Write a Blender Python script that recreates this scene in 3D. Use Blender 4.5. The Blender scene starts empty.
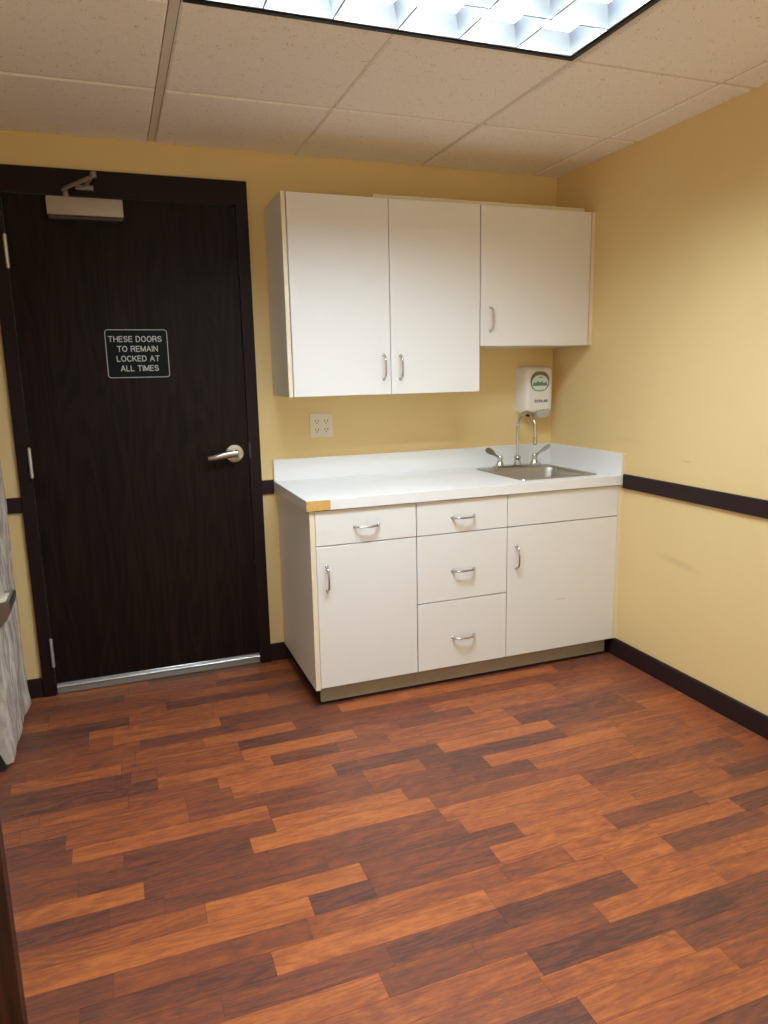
import bpy, bmesh, math, random
from mathutils import Vector, Matrix, noise

C = bpy.context.scene.collection
PI = math.pi

# ------------------------------------------------------------------ helpers
def add_box(bm, x0, x1, y0, y1, z0, z1, bevel=0.0, seg=2):
    r = bmesh.ops.create_cube(bm, size=1.0)
    vs = r['verts']
    for v in vs:
        v.co = Vector((x0 + (v.co.x + .5) * (x1 - x0), y0 + (v.co.y + .5) * (y1 - y0), z0 + (v.co.z + .5) * (z1 - z0)))
    if bevel > 0:
        es = list({e for v in vs for e in v.link_edges})
        bmesh.ops.bevel(bm, geom=es, offset=bevel, segments=seg, affect='EDGES', profile=.5)

def box_bm(*a, **k):
    bm = bmesh.new(); add_box(bm, *a, **k); return bm

def add_tube(bm, pts, rad, n=12, cap=True):
    pts = [Vector(p) for p in pts]
    m = len(pts)
    rads = rad if isinstance(rad, (list, tuple)) else [rad] * m
    tang = []
    for i in range(m):
        a = pts[max(i - 1, 0)]; b = pts[min(i + 1, m - 1)]
        tang.append((b - a).normalized())
    up = Vector((0, 0, 1)) if abs(tang[0].z) < .9 else Vector((1, 0, 0))
    u = tang[0].cross(up).normalized()
    rings = []
    for i in range(m):
        u = (u - tang[i] * u.dot(tang[i])).normalized()
        w = tang[i].cross(u)
        rings.append([bm.verts.new(pts[i] + (u * math.cos(2 * PI * k / n) + w * math.sin(2 * PI * k / n)) * rads[i]) for k in range(n)])
    for i in range(m - 1):
        for k in range(n):
            bm.faces.new((rings[i][k], rings[i][(k + 1) % n], rings[i + 1][(k + 1) % n], rings[i + 1][k]))
    if cap:
        bm.faces.new(rings[0][::-1]); bm.faces.new(rings[-1])

def add_lathe(bm, prof, origin=(0, 0, 0), axis='Z', n=28):
    """prof: list of (radius, height along axis)."""
    o = Vector(origin)
    def P(r, h, a):
        c, s = r * math.cos(a), r * math.sin(a)
        if axis == 'Z': return o + Vector((c, s, h))
        if axis == 'Y': return o + Vector((c, -h, s))
        return o + Vector((h, c, s))
    rings = [[bm.verts.new(P(max(r, 1e-5), h, 2 * PI * k / n)) for k in range(n)] for r, h in prof]
    for i in range(len(rings) - 1):
        for k in range(n):
            bm.faces.new((rings[i][k], rings[i][(k + 1) % n], rings[i + 1][(k + 1) % n], rings[i + 1][k]))
    bm.faces.new(rings[0][::-1]); bm.faces.new(rings[-1])

def add_prism(bm, pts, h, plane='XZ', at=0.0):
    """outline in a plane, extruded by h along the third axis."""
    def P(a, b, d):
        if plane == 'XZ': return Vector((a, d, b))
        if plane == 'XY': return Vector((a, b, d))
        return Vector((d, a, b))
    f = [bm.verts.new(P(a, b, at)) for a, b in pts]
    g = [bm.verts.new(P(a, b, at + h)) for a, b in pts]
    n = len(pts)
    bm.faces.new(f); bm.faces.new(g[::-1])
    for i in range(n):
        bm.faces.new((f[i], f[(i + 1) % n], g[(i + 1) % n], g[i]))

def rrect(x0, x1, z0, z1, r, n=6):
    out = []
    for cx, cz, a0 in ((x1 - r, z1 - r, 0), (x0 + r, z1 - r, 90), (x0 + r, z0 + r, 180), (x1 - r, z0 + r, 270)):
        for i in range(n + 1):
            a = math.radians(a0 + 90 * i / n)
            out.append((cx + r * math.cos(a), cz + r * math.sin(a)))
    return out

def obj(name, bm, mat, parent=None, smooth=None):
    bmesh.ops.recalc_face_normals(bm, faces=bm.faces)
    me = bpy.data.meshes.new(name)
    bm.to_mesh(me); bm.free()
    if mat is not None: me.materials.append(mat)
    if smooth:
        for p in me.polygons: p.use_smooth = True
        try: me.set_sharp_from_angle(angle=math.radians(smooth))
        except Exception: pass
    o = bpy.data.objects.new(name, me)
    C.objects.link(o)
    if parent is not None: o.parent = parent
    return o

def tag(o, label=None, cat=None, group=None, kind=None):
    if label: o['label'] = label
    if cat: o['category'] = cat
    if group: o['group'] = group
    if kind: o['kind'] = kind
    return o

def thing(name, label, cat, loc, group=None):
    o = bpy.data.objects.new(name, None)
    C.objects.link(o); o.location = loc; o.empty_display_size = .1
    tag(o, label, cat, group)
    return o

def part(name, bm, mat, parent, smooth=None, label=None):
    """mesh given in world coordinates, parented to a thing whose base is at parent's location"""
    off = Vector((0, 0, 0)); p = parent
    while p is not None:
        off += p.location; p = p.parent
    bmesh.ops.translate(bm, verts=bm.verts, vec=-off)
    o = obj(name, bm, mat, parent, smooth)
    if label: o['label'] = label
    return o

# ------------------------------------------------------------------ materials
def new_mat(name):
    m = bpy.data.materials.new(name); m.use_nodes = True
    nt = m.node_tree
    b = nt.nodes['Principled BSDF']
    return m, nt, b

def plain(name, col, rough=.5, metal=0.0, spec=.5, bump=0.0, bscale=200, var=0.0, vscale=6):
    m, nt, b = new_mat(name)
    b.inputs['Base Color'].default_value = (*col, 1)
    b.inputs['Roughness'].default_value = rough
    b.inputs['Metallic'].default_value = metal
    b.inputs['Specular IOR Level'].default_value = spec
    tc = nt.nodes.new('ShaderNodeTexCoord')
    n = nt.nodes.new('ShaderNodeTexNoise'); n.inputs['Scale'].default_value = vscale; n.inputs['Detail'].default_value = 4
    nt.links.new(tc.outputs['Object'], n.inputs['Vector'])
    mx = nt.nodes.new('ShaderNodeMix'); mx.data_type = 'RGBA'
    mx.inputs[6].default_value = (*[c * (1 - var) for c in col], 1)
    mx.inputs[7].default_value = (*[min(1, c * (1 + var)) for c in col], 1)
    nt.links.new(n.outputs['Fac'], mx.inputs[0]); nt.links.new(mx.outputs[2], b.inputs['Base Color'])
    if bump > 0:
        n2 = nt.nodes.new('ShaderNodeTexNoise'); n2.inputs['Scale'].default_value = bscale; n2.inputs['Detail'].default_value = 3
        nt.links.new(tc.outputs['Object'], n2.inputs['Vector'])
        bp = nt.nodes.new('ShaderNodeBump'); bp.inputs['Strength'].default_value = bump; bp.inputs['Distance'].default_value = .002
        nt.links.new(n2.outputs['Fac'], bp.inputs['Height']); nt.links.new(bp.outputs['Normal'], b.inputs['Normal'])
    return m

def wall_paint(name, col, scuffs=()):
    m = plain(name, col, rough=.55, spec=.3, bump=.12, bscale=260, var=.015, vscale=3)
    nt = m.node_tree; b = nt.nodes['Principled BSDF']
    src = b.inputs['Base Color'].links[0].from_socket
    tc = nt.nodes.new('ShaderNodeTexCoord')
    for (cen, sc, rotx, strength) in scuffs:     # grey scuff marks, elongated spots on the paint
        mp = nt.nodes.new('ShaderNodeMapping'); mp.vector_type = 'TEXTURE'
        mp.inputs['Location'].default_value = cen
        mp.inputs['Rotation'].default_value = (rotx, 0, 0)
        mp.inputs['Scale'].default_value = sc
        nt.links.new(tc.outputs['Object'], mp.inputs['Vector'])
        ln = nt.nodes.new('ShaderNodeVectorMath'); ln.operation = 'LENGTH'
        nt.links.new(mp.outputs[0], ln.inputs[0])
        mr = nt.nodes.new('ShaderNodeMapRange'); mr.inputs['From Min'].default_value = .2; mr.inputs['From Max'].default_value = 1
        mr.inputs['To Min'].default_value = strength; mr.inputs['To Max'].default_value = 0
        nt.links.new(ln.outputs['Value'], mr.inputs['Value'])
        n = nt.nodes.new('ShaderNodeTexNoise'); n.inputs['Scale'].default_value = 41; n.inputs['Detail'].default_value = 5
        nt.links.new(tc.outputs['Object'], n.inputs['Vector'])
        mu = nt.nodes.new('ShaderNodeMath'); mu.operation = 'MULTIPLY'
        nt.links.new(mr.outputs[0], mu.inputs[0]); nt.links.new(n.outputs['Fac'], mu.inputs[1])
        mx = nt.nodes.new('ShaderNodeMix'); mx.data_type = 'RGBA'
        mx.inputs[7].default_value = (.20, .15, .10, 1)
        nt.links.new(mu.outputs[0], mx.inputs[0]); nt.links.new(src, mx.inputs[6])
        src = mx.outputs[2]
    nt.links.new(src, b.inputs['Base Color'])
    return m

def wood_dark(name, dark, light, rough=.4, axis='Z', spec=.4):
    m, nt, b = new_mat(name)
    tc = nt.nodes.new('ShaderNodeTexCoord'); mp = nt.nodes.new('ShaderNodeMapping')
    s = {'Z': (26, 26, 1.3), 'X': (1.3, 26, 26), 'Y': (26, 1.3, 26)}[axis]
    mp.inputs['Scale'].default_value = s
    nt.links.new(tc.outputs['Object'], mp.inputs['Vector'])
    n = nt.nodes.new('ShaderNodeTexNoise'); n.inputs['Scale'].default_value = 1.6; n.inputs['Detail'].default_value = 8
    n.inputs['Roughness'].default_value = .7; n.inputs['Distortion'].default_value = .8
    nt.links.new(mp.outputs[0], n.inputs['Vector'])
    mp2 = nt.nodes.new('ShaderNodeMapping'); mp2.inputs['Scale'].default_value = {'Z': (7, 7, .9), 'X': (.9, 7, 7), 'Y': (7, .9, 7)}[axis]
    nt.links.new(tc.outputs['Object'], mp2.inputs['Vector'])
    nf = nt.nodes.new('ShaderNodeTexNoise'); nf.inputs['Scale'].default_value = 1; nf.inputs['Detail'].default_value = 1.5
    nt.links.new(mp2.outputs[0], nf.inputs['Vector'])
    m1 = nt.nodes.new('ShaderNodeMath'); m1.operation = 'MULTIPLY'; m1.inputs[1].default_value = 75; nt.links.new(nf.outputs['Fac'], m1.inputs[0])
    m2 = nt.nodes.new('ShaderNodeMath'); m2.operation = 'SINE'; nt.links.new(m1.outputs[0], m2.inputs[0])
    m3 = nt.nodes.new('ShaderNodeMath'); m3.operation = 'MULTIPLY_ADD'; m3.inputs[1].default_value = .09; nt.links.new(m2.outputs[0], m3.inputs[0]); nt.links.new(n.outputs['Fac'], m3.inputs[2])
    r = nt.nodes.new('ShaderNodeValToRGB')
    r.color_ramp.elements[0].position = .35; r.color_ramp.elements[0].color = (*dark, 1)
    r.color_ramp.elements[1].position = .72; r.color_ramp.elements[1].color = (*light, 1)
    nt.links.new(m3.outputs[0], r.inputs[0]); nt.links.new(r.outputs[0], b.inputs['Base Color'])
    b.inputs['Roughness'].default_value = rough; b.inputs['Specular IOR Level'].default_value = spec
    bp = nt.nodes.new('ShaderNodeBump'); bp.inputs['Strength'].default_value = .08; bp.inputs['Distance'].default_value = .001
    nt.links.new(n.outputs['Fac'], bp.inputs['Height']); nt.links.new(bp.outputs['Normal'], b.inputs['Normal'])
    return m

YEL = (.765, .58, .28)
M = {}
M['wall'] = wall_paint('yellow_paint', YEL)
M['wall_right'] = wall_paint('yellow_paint_scuffed', YEL, scuffs=(
    ((0, -.98, .56), (.2, .17, .022), .10, .30), ((0, -1.0, 1.0), (.2, .045, .006), 0.0, .35), ((0, -.62, 1.06), (.2, .16, .012), .05, .10)))
M['trim'] = plain('dark_brown_vinyl', (.024, .0115, .012), rough=.5, spec=.2, var=.1)
M['casing'] = plain('dark_brown_metal_paint', (.017, .0085, .008), rough=.5, spec=.15, var=.1)
M['door'] = wood_dark('dark_stained_oak', (.0070, .0038, .0028), (.019, .0092, .0060), rough=.5, spec=.12)
M['leaf'] = wood_dark('reddish_brown_oak', (.03, .011, .007), (.075, .028, .016), rough=.45)
M['white'] = plain('white_laminate', (.76, .745, .715), rough=.42, spec=.4, var=.008)
M['cream'] = plain('cream_edge_band', (.78, .69, .50), rough=.5)
M['counter'] = plain('white_counter_laminate', (.79, .785, .77), rough=.3, spec=.45, var=.006)
M['carcass'] = plain('carcass_board', (.20, .175, .14), rough=.6)  # colour darkened so the gaps between the fronts read as shade
M['toe'] = plain('grey_beige_board', (.31, .28, .235), rough=.6, var=.15, vscale=14)
M['dark'] = plain('black_gap', (.012, .01, .009), rough=.8)
M['chipboard'] = plain('raw_chipboard', (.62, .36, .10), rough=.85, var=.35, vscale=160, bump=.5, bscale=300)
M['steel'] = plain('brushed_steel', (.47, .45, .42), rough=.40, metal=1.0, var=.05)
M['arm'] = plain('closer_arm_metal', (.30, .265, .23), rough=.45, metal=.7)
M['chrome'] = plain('chrome', (.56, .55, .535), rough=.14, metal=1.0)
M['nickel'] = plain('satin_nickel', (.46, .43, .385), rough=.3, metal=1.0)
M['alu'] = plain('aluminium', (.62, .62, .62), rough=.35, metal=.8)
M['alu_dull'] = plain('dull_aluminium', (.33, .32, .30), rough=.55, metal=.6)
M['closer'] = plain('closer_cover', (.40, .33, .27), rough=.45, metal=.15)
M['closer_base'] = plain('closer_base', (.06, .05, .042), rough=.5, metal=.3)
M['ivory'] = plain('ivory_plastic', (.74, .68, .55), rough=.4)
M['dispenser'] = plain('dispenser_plastic', (.78, .75, .70), rough=.35)
M['grey_plastic'] = plain('grey_plastic', (.46, .43, .40), rough=.4)
M['window_grey'] = plain('smoked_window', (.20, .18, .16), rough=.2)
M['paper'] = plain('pale_label', (.66, .72, .66), rough=.5)
M['green'] = plain('green_print', (.12, .24, .17), rough=.5, var=.3, vscale=90)
M['ink_blue'] = plain('blue_print', (.015, .05, .20), rough=.5)
M['ink_red'] = plain('dark_red_print', (.20, .06, .06), rough=.5)
M['sign_face'] = plain('black_sign_face', (.005, .008, .009), rough=.5, spec=.1)
M['sign_ink'] = plain('white_engraving', (.50, .53, .51), rough=.5)
M['tee'] = plain('ceiling_tee_paint', (.70, .66, .59), rough=.5)
M['fixture_white'] = plain('fixture_enamel', (.86, .88, .90), rough=.4)
M['fixture_black'] = plain('black_fixture_gap', (.008, .008, .008), rough=.5)

# mineral-fibre ceiling tile with pin holes
m, nt, b = new_mat('mineral_fibre_tile')
tc = nt.nodes.new('ShaderNodeTexCoord')
vo = nt.nodes.new('ShaderNodeTexVoronoi'); vo.inputs['Scale'].default_value = 135
nt.links.new(tc.outputs['Object'], vo.inputs['Vector'])
ns = nt.nodes.new('ShaderNodeTexNoise'); ns.inputs['Scale'].default_value = 38; ns.inputs['Detail'].default_value = 2
nt.links.new(tc.outputs['Object'], ns.inputs['Vector'])
mr = nt.nodes.new('ShaderNodeMapRange'); mr.inputs['From Min'].default_value = .45; mr.inputs['From Max'].default_value = .75
mr.inputs['To Min'].default_value = .04; mr.inputs['To Max'].default_value = .36
nt.links.new(ns.outputs['Fac'], mr.inputs['Value'])
lt = nt.nodes.new('ShaderNodeMath'); lt.operation = 'LESS_THAN'
nt.links.new(vo.outputs['Distance'], lt.inputs[0]); nt.links.new(mr.outputs[0], lt.inputs[1])
n3 = nt.nodes.new('ShaderNodeTexNoise'); n3.inputs['Scale'].default_value = 120; n3.inputs['Detail'].default_value = 3
nt.links.new(tc.outputs['Object'], n3.inputs['Vector'])
mxa = nt.nodes.new('ShaderNodeMix'); mxa.data_type = 'RGBA'
mxa.inputs[6].default_value = (.86, .83, .78, 1); mxa.inputs[7].default_value = (.95, .92, .87, 1)
nt.links.new(n3.outputs['Fac'], mxa.inputs[0])
mxb = nt.nodes.new('ShaderNodeMix'); mxb.data_type = 'RGBA'; mxb.inputs[7].default_value = (.50, .40, .30, 1)
nt.links.new(lt.outputs[0], mxb.inputs[0]); nt.links.new(mxa.outputs[2], mxb.inputs[6])
nt.links.new(mxb.outputs[2], b.inputs['Base Color'])
b.inputs['Roughness'].default_value = .9; b.inputs['Specular IOR Level'].default_value = .15
bp = nt.nodes.new('ShaderNodeBump'); bp.inputs['Strength'].default_value = .3; bp.inputs['Distance'].default_value = .002
nt.links.new(n3.outputs['Fac'], bp.inputs['Height']); nt.links.new(bp.outputs['Normal'], b.inputs['Normal'])
M['tile'] = m

# lamp tube
m, nt, b = new_mat('glowing_diffuser')
b.inputs['Base Color'].default_value = (1, 1, 1, 1)
b.inputs['Emission Color'].default_value = (.73, .875, 1.0, 1)
b.inputs['Emission Strength'].default_value = 41
M['lamp'] = m

# laminate floor: tone and seed of each strip come with the strip, the grain is a node pattern
m, nt, b = new_mat('wood_laminate')
def N(t): return nt.nodes.new(t)
def Lk(a, c): nt.links.new(a, c)
tone = N('ShaderNodeAttribute'); tone.attribute_name = 'tone'
seed = N('ShaderNodeAttribute'); seed.attribute_name = 'seed'
tc = N('ShaderNodeTexCoord')
cmb = N('ShaderNodeCombineXYZ')
sm = N('ShaderNodeMath'); sm.operation = 'MULTIPLY'; sm.inputs[1].default_value = 37.0
Lk(seed.outputs['Fac'], sm.inputs[0])
Lk(sm.outputs[0], cmb.inputs[0]); Lk(sm.outputs[0], cmb.inputs[1]); Lk(sm.outputs[0], cmb.inputs[2])
add = N('ShaderNodeVectorMath'); add.operation = 'ADD'
Lk(tc.outputs['Object'], add.inputs[0]); Lk(cmb.outputs[0], add.inputs[1])
def mapped(sc):
    mp = N('ShaderNodeMapping'); mp.inputs['Scale'].default_value = sc; Lk(add.outputs[0], mp.inputs['Vector']); return mp.outputs[0]
broad = N('ShaderNodeTexNoise'); broad.inputs['Scale'].default_value = 1; broad.inputs['Detail'].default_value = 5; broad.inputs['Distortion'].default_value = 1.2
Lk(mapped((3.0, 22, 1)), broad.inputs['Vector'])
fine = N('ShaderNodeTexNoise'); fine.inputs['Scale'].default_value = 1; fine.inputs['Detail'].default_value = 6; fine.inputs['Roughness'].default_value = .7
Lk(mapped((26, 150, 1)), fine.inputs['Vector'])
wave = N('ShaderNodeTexWave'); wave.wave_type = 'BANDS'; wave.bands_direction = 'Y'
wave.inputs['Scale'].default_value = 5; wave.inputs['Distortion'].default_value = 9; wave.inputs['Detail'].default_value = 3
wave.inputs['Detail Scale'].default_value = 1.4
Lk(mapped((.9, 5.5, 1)), wave.inputs['Vector'])
# tone + variation
def math2(op, a, bb):
    n = N('ShaderNodeMath'); n.operation = op
    for i, s in enumerate((a, bb)):
        if isinstance(s, (int, float)): n.inputs[i].default_value = s
        else: Lk(s, n.inputs[i])
    return n.outputs[0]
v1 = math2('MULTIPLY', math2('SUBTRACT', broad.outputs['Fac'], .5), .70)
fig = N('ShaderNodeTexNoise'); fig.inputs['Scale'].default_value = 1; fig.inputs['Detail'].default_value = 1.5; fig.inputs['Distortion'].default_value = .6
Lk(mapped((1.7, 11, 1)), fig.inputs['Vector'])
sn = N('ShaderNodeMath'); sn.operation = 'SINE'; Lk(math2('MULTIPLY', fig.outputs['Fac'], 62.0), sn.inputs[0])
v2 = math2('ADD', math2('MULTIPLY', math2('SUBTRACT', wave.outputs['Fac'], .5), .08), math2('MULTIPLY', sn.outputs[0], .085))
v3 = math2('MULTIPLY', math2('SUBTRACT', fine.outputs['Fac'], .5), 1.0)
t = math2('ADD', math2('ADD', math2('ADD', tone.outputs['Fac'], v1), v2), v3)
ramp = N('ShaderNodeValToRGB')
e = ramp.color_ramp.elements
e[0].position = 0.0; e[0].color = (.082, .036, .028, 1)
e[1].position = 1.0; e[1].color = (.46, .145, .043, 1)
x = e.new(.25); x.color = (.150, .053, .034, 1)
x = e.new(.5); x.color = (.23, .068, .032, 1)
x = e.new(.75); x.color = (.335, .098, .035, 1)
Lk(t, ramp.inputs[0]); Lk(ramp.outputs[0], b.inputs['Base Color'])
b.inputs['Roughness'].default_value = .36; b.inputs['Specular IOR Level'].default_value = .34
bp = N('ShaderNodeBump'); bp.inputs['Strength'].default_value = .06; bp.inputs['Distance'].default_value = .001
Lk(fine.outputs['Fac'], bp.inputs['Height']); Lk(bp.outputs['Normal'], b.inputs['Normal'])
M['floor'] = m
M['seam'] = plain('floor_joint', (.035, .015, .01), rough=.6)

# crinkled wrap
m, nt, b = new_mat('clear_plastic_wrap')
b.inputs['Base Color'].default_value = (.80, .755, .70, 1)
b.inputs['Roughness'].default_value = .25
b.inputs['Specular IOR Level'].default_value = .6
out = nt.nodes['Material Output']
tr = nt.nodes.new('ShaderNodeBsdfTransparent'); tr.inputs[0].default_value = (.95, .95, .95, 1)
ms = nt.nodes.new('ShaderNodeMixShader')
tc = nt.nodes.new('ShaderNodeTexCoord'); mp = nt.nodes.new('ShaderNodeMapping'); mp.inputs['Scale'].default_value = (9, 22, 3.5)
mp.inputs['Rotation'].default_value = (.28, 0, 0)
nt.links.new(tc.outputs['Object'], mp.inputs[0])
nz = nt.nodes.new('ShaderNodeTexNoise'); nz.inputs['Scale'].default_value = 1.3; nz.inputs['Detail'].default_value = 5; nz.inputs['Distortion'].default_value = 1.5
nt.links.new(mp.outputs[0], nz.inputs['Vector'])
mr = nt.nodes.new('ShaderNodeMapRange'); mr.inputs['From Min'].default_value = .35; mr.inputs['From Max'].default_value = .65
mr.inputs['To Min'].default_value = .35; mr.inputs['To Max'].default_value = .85
nt.links.new(nz.outputs['Fac'], mr.inputs['Value'])
nt.links.new(mr.outputs[0], ms.inputs[0]); nt.links.new(tr.outputs[0], ms.inputs[1]); nt.links.new(b.outputs[0], ms.inputs[2])
nt.links.new(ms.outputs[0], out.inputs['Surface'])
bp = nt.nodes.new('ShaderNodeBump'); bp.inputs['Strength'].default_value = .7; bp.inputs['Distance'].default_value = .01
nt.links.new(nz.outputs['Fac'], bp.inputs['Height']); nt.links.new(bp.outputs['Normal'], b.inputs['Normal'])
M['wrap'] = m
M['appliance'] = plain('appliance_enamel', (.42, .38, .345), rough=.45)

# ------------------------------------------------------------------ dimensions (metres; room corner at the origin)
ZC = 2.3464                     # ceiling
XL, YF = -3.42, -2.9            # left and front walls
DX0, DX1, DZ = -2.5593, -1.6453, 2.1156     # door leaf
CX0, CX1, CZ = -2.613, -1.5914, 2.2174      # casing, outer
HY0, HY1 = -1.955, -.99         # doorway in the left wall

# ------------------------------------------------------------------ floor
rows = {
 -3: [(-2.28,.35),(-1.88,.55),(-1.66,.3),(-1.3,.5),(-.8,.4),(0,.6)],
 -2: [(-2.09,.42),(-1.5,.6),(-.9,.3),(0,.5)],
 -1: [(-2.11,.58),(-1.45,.2),(-1.0,.5),(-.5,.3),(0,.6)],
 0: [(-3.0,.5),(-2.265,.16),(-1.68,.62),(-1.1,.45),(-.5,.6),(0,.35)],
 1: [(-2.9,.4),(-2.417,.2),(-1.93,.72),(-1.4,.58),(-.8,.3),(0,.5)],
 2: [(-2.8,.5),(-2.417,.32),(-2.33,.45),(-1.915,.72),(-1.35,.2),(-.9,.55),(-.42,.3),(0,.4)],
 3: [(-2.7,.6),(-2.228,.45),(-1.85,.22),(-1.43,.34),(-.95,.82),(-.365,.78),(0,.35)],
 4: [(-2.62,.42),(-2.25,.5),(-2.0,.55),(-1.64,.74),(-1.07,.33),(-.7,.38),(-.3,.36),(0,.45)],
 5: [(-2.66,.3),(-2.3,.68),(-1.876,.52),(-1.55,.17),(-1.075,.36),(-.48,.72),(0,.42)],
 6: [(-2.7,.5),(-2.27,.15),(-2.18,.42),(-1.875,.5),(-1.435,.84),(-1.25,.42),(-.925,.24),(-.5,.68),(-.2,.6),(0,.5)],
 7: [(-2.183,.14),(-1.78,.7),(-1.53,.2),(-1.33,.4),(-.8,.64),(-.5,.42),(0,.36)],
 8: [(-2.55,.5),(-2.28,.6),(-1.985,.45),(-1.585,.72),(-1.2,.62),(-.795,.66),(-.28,.22),(0,.46)],
 9: [(-2.6,.52),(-2.1,.55),(-1.95,.42),(-1.585,.7),(-1.175,.16),(-.684,.84),(-.25,.33),(0,.74)],
 10: [(-2.465,.2),(-2.1,.55),(-1.86,.36),(-1.5,.38),(-1.28,.62),(-1.0,.24),(-.684,.18),(-.45,.55),(0,.6)],
 11: [(-2.443,.24),(-1.855,.74),(-1.5,.36),(-1.2,.33),(-1.06,.2),(-.47,.82),(-.2,.52),(0,.6)],
 12: [(-2.3,.42),(-1.855,.3),(-1.411,.78),(-1.15,.32),(-.916,.22),(-.5,.62),(-.2,.5),(0,.58)],
 13: [(-2.42,.42),(-1.939,.24),(-1.345,.88),(-.95,.45),(-.55,.52),(-.1,.55),(0,.4)],
 14: [(-2.249,.76),(-1.9,.3),(-1.345,.3),(-.802,.78),(-.5,.26),(-.12,.34),(0,.62)],
 15: [(-2.34,.22),(-2.2,.25),(-1.75,.3),(-1.308,.32),(-.8,.74),(-.36,.55),(0,.5)],
 16: [(-2.1,.58),(-1.662,.86),(-1.157,.28),(-.72,.74),(-.326,.58),(0,.12)],
 17: [(-2.55,.6),(-1.834,.84),(-1.66,.12),(-1.284,.32),(-.876,.76),(-.52,.26),(-.1,.62),(0,.4)],
 18: [(-2.33,.26),(-1.86,.4),(-1.3,.64),(-1.083,.42),(-.78,.72),(-.442,.68),(0,.12)],
 19: [(-2.4,.3),(-1.968,.22),(-1.383,.86),(-1.0,.64),(-.784,.7),(-.4,.24),(0,.55)],
 20: [(-2.1,.42),(-1.7,.32),(-1.384,.26),(-.99,.14),(-.6,.72),(0,.7)],
 21: [(-2.35,.4),(-1.744,.84),(-1.5,.34),(-1.142,.38),(-.751,.74),(-.4,.55),(0,.6)],
 22: [(-1.9,.5),(-1.388,.66),(-.8,.15),(-.4,.28),(0,.5)],
 23: [(-1.9,.4),(-1.4,.62),(-1.008,.74),(-.5,.28),(0,.4)],
 24: [(-1.8,.3),(-1.352,.24),(-.95,.7),(-.5,.5),(0,.6)],
 25: [(-1.6,.4),(-.9,.7),(-.4,.6),(0,.3)],
 26: [(-1.5,.6),(-.7,.2),(0,.5)],
}
rng = random.Random(7)
PITCH, YR0 = .0766, -.362
bm = bmesh.new()
tl = bm.faces.layers.float.new('tone'); sl = bm.faces.layers.float.new('seed')
FX0 = -4.4
g = .0004
for n in range(-6, 51):
    y1 = YR0 - PITCH * n; y0 = y1 - PITCH
    y1 = min(y1, 0.0); y0 = max(y0, -3.75)
    if y1 - y0 < .005: continue
    if n in rows: segs = list(rows[n])
    else:
        segs = []; xx = -2.9 + rng.random() * .4
        while xx < -.1: segs.append((xx, rng.choice((.2, .3, .4, .5, .6, .7, .8)))); xx += rng.choice((.3, .4, .5, .6))
        segs.append((0, .5))
    xs = segs[0][0]; pre = []
    while xs > FX0 + .1:
        w = rng.choice((.3, .4, .5, .6)); pre.append((xs, None)); xs -= w
    x = FX0
    # extend to the left with random strips
    lead = []
    xx = segs[0][0] - (.35 + rng.random() * .25)
    while xx > FX0: lead.append((xx, rng.choice((.25, .4, .55, .7)))); xx -= .3 + rng.random() * .35
    for xe, tn in list(reversed(lead)) + segs:
        vs = [bm.verts.new((a, c, 0)) for a, c in ((x + g, y0 + g), (xe - g, y0 + g), (xe - g, y1 - g), (x + g, y1 - g))]
        f = bm.faces.new(vs); f[tl] = .06 + .88 * tn; f[sl] = rng.random()
        x = xe
floor_bm = bm
me = bpy.data.meshes.new('floor'); 
top_faces = len(bm.faces)
add_box(bm, FX0, .12, -3.75, .12, -.06, -.0010)
bm.faces.ensure_lookup_table()
for i, f in enumerate(bm.faces): f.material_index = 0 if i < top_faces else 1
bm.to_mesh(me); bm.free()
me.materials.append(M['floor']); me.materials.append(M['seam'])
fl = bpy.data.objects.new('floor', me); C.objects.link(fl)
tag(fl, 'reddish-brown wood strip floor with light and dark boards', 'floor', kind='structure')

# ------------------------------------------------------------------ walls
def structure(name, bm, mat, label, cat, smooth=None):
    o = obj(name, bm, mat, None, smooth); tag(o, label, cat, kind='structure'); return o
bm = bmesh.new()
add_box(bm, XL - .12, DX0 - .012, 0, .12, 0, ZC + .25)
add_box(bm, DX1 + .012, 0.12, 0, .12, 0, ZC + .25)
add_box(bm, DX0 - .012, DX1 + .012, 0, .12, DZ + .012, ZC + .25)
structure('wall_back', bm, M['wall'], 'yellow back wall holding the door and the cabinets', 'wall')
structure('wall_right', box_bm(0, .12, YF, 0, 0, ZC + .25), M['wall_right'], 'yellow right-hand wall with faint grey scuffs below the rail', 'wall')
bm = bmesh.new()
add_box(bm, XL - .12, XL, -2.3, HY0, 0, ZC + .25); add_box(bm, XL - .12, XL, HY1, 0, 0, ZC + .25); add_box(bm, XL - .12, XL, HY0, HY1, 2.13, ZC + .25)
structure('wall_left', bm, M['wall'], 'yellow left-hand wall with an open doorway', 'wall')
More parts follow.
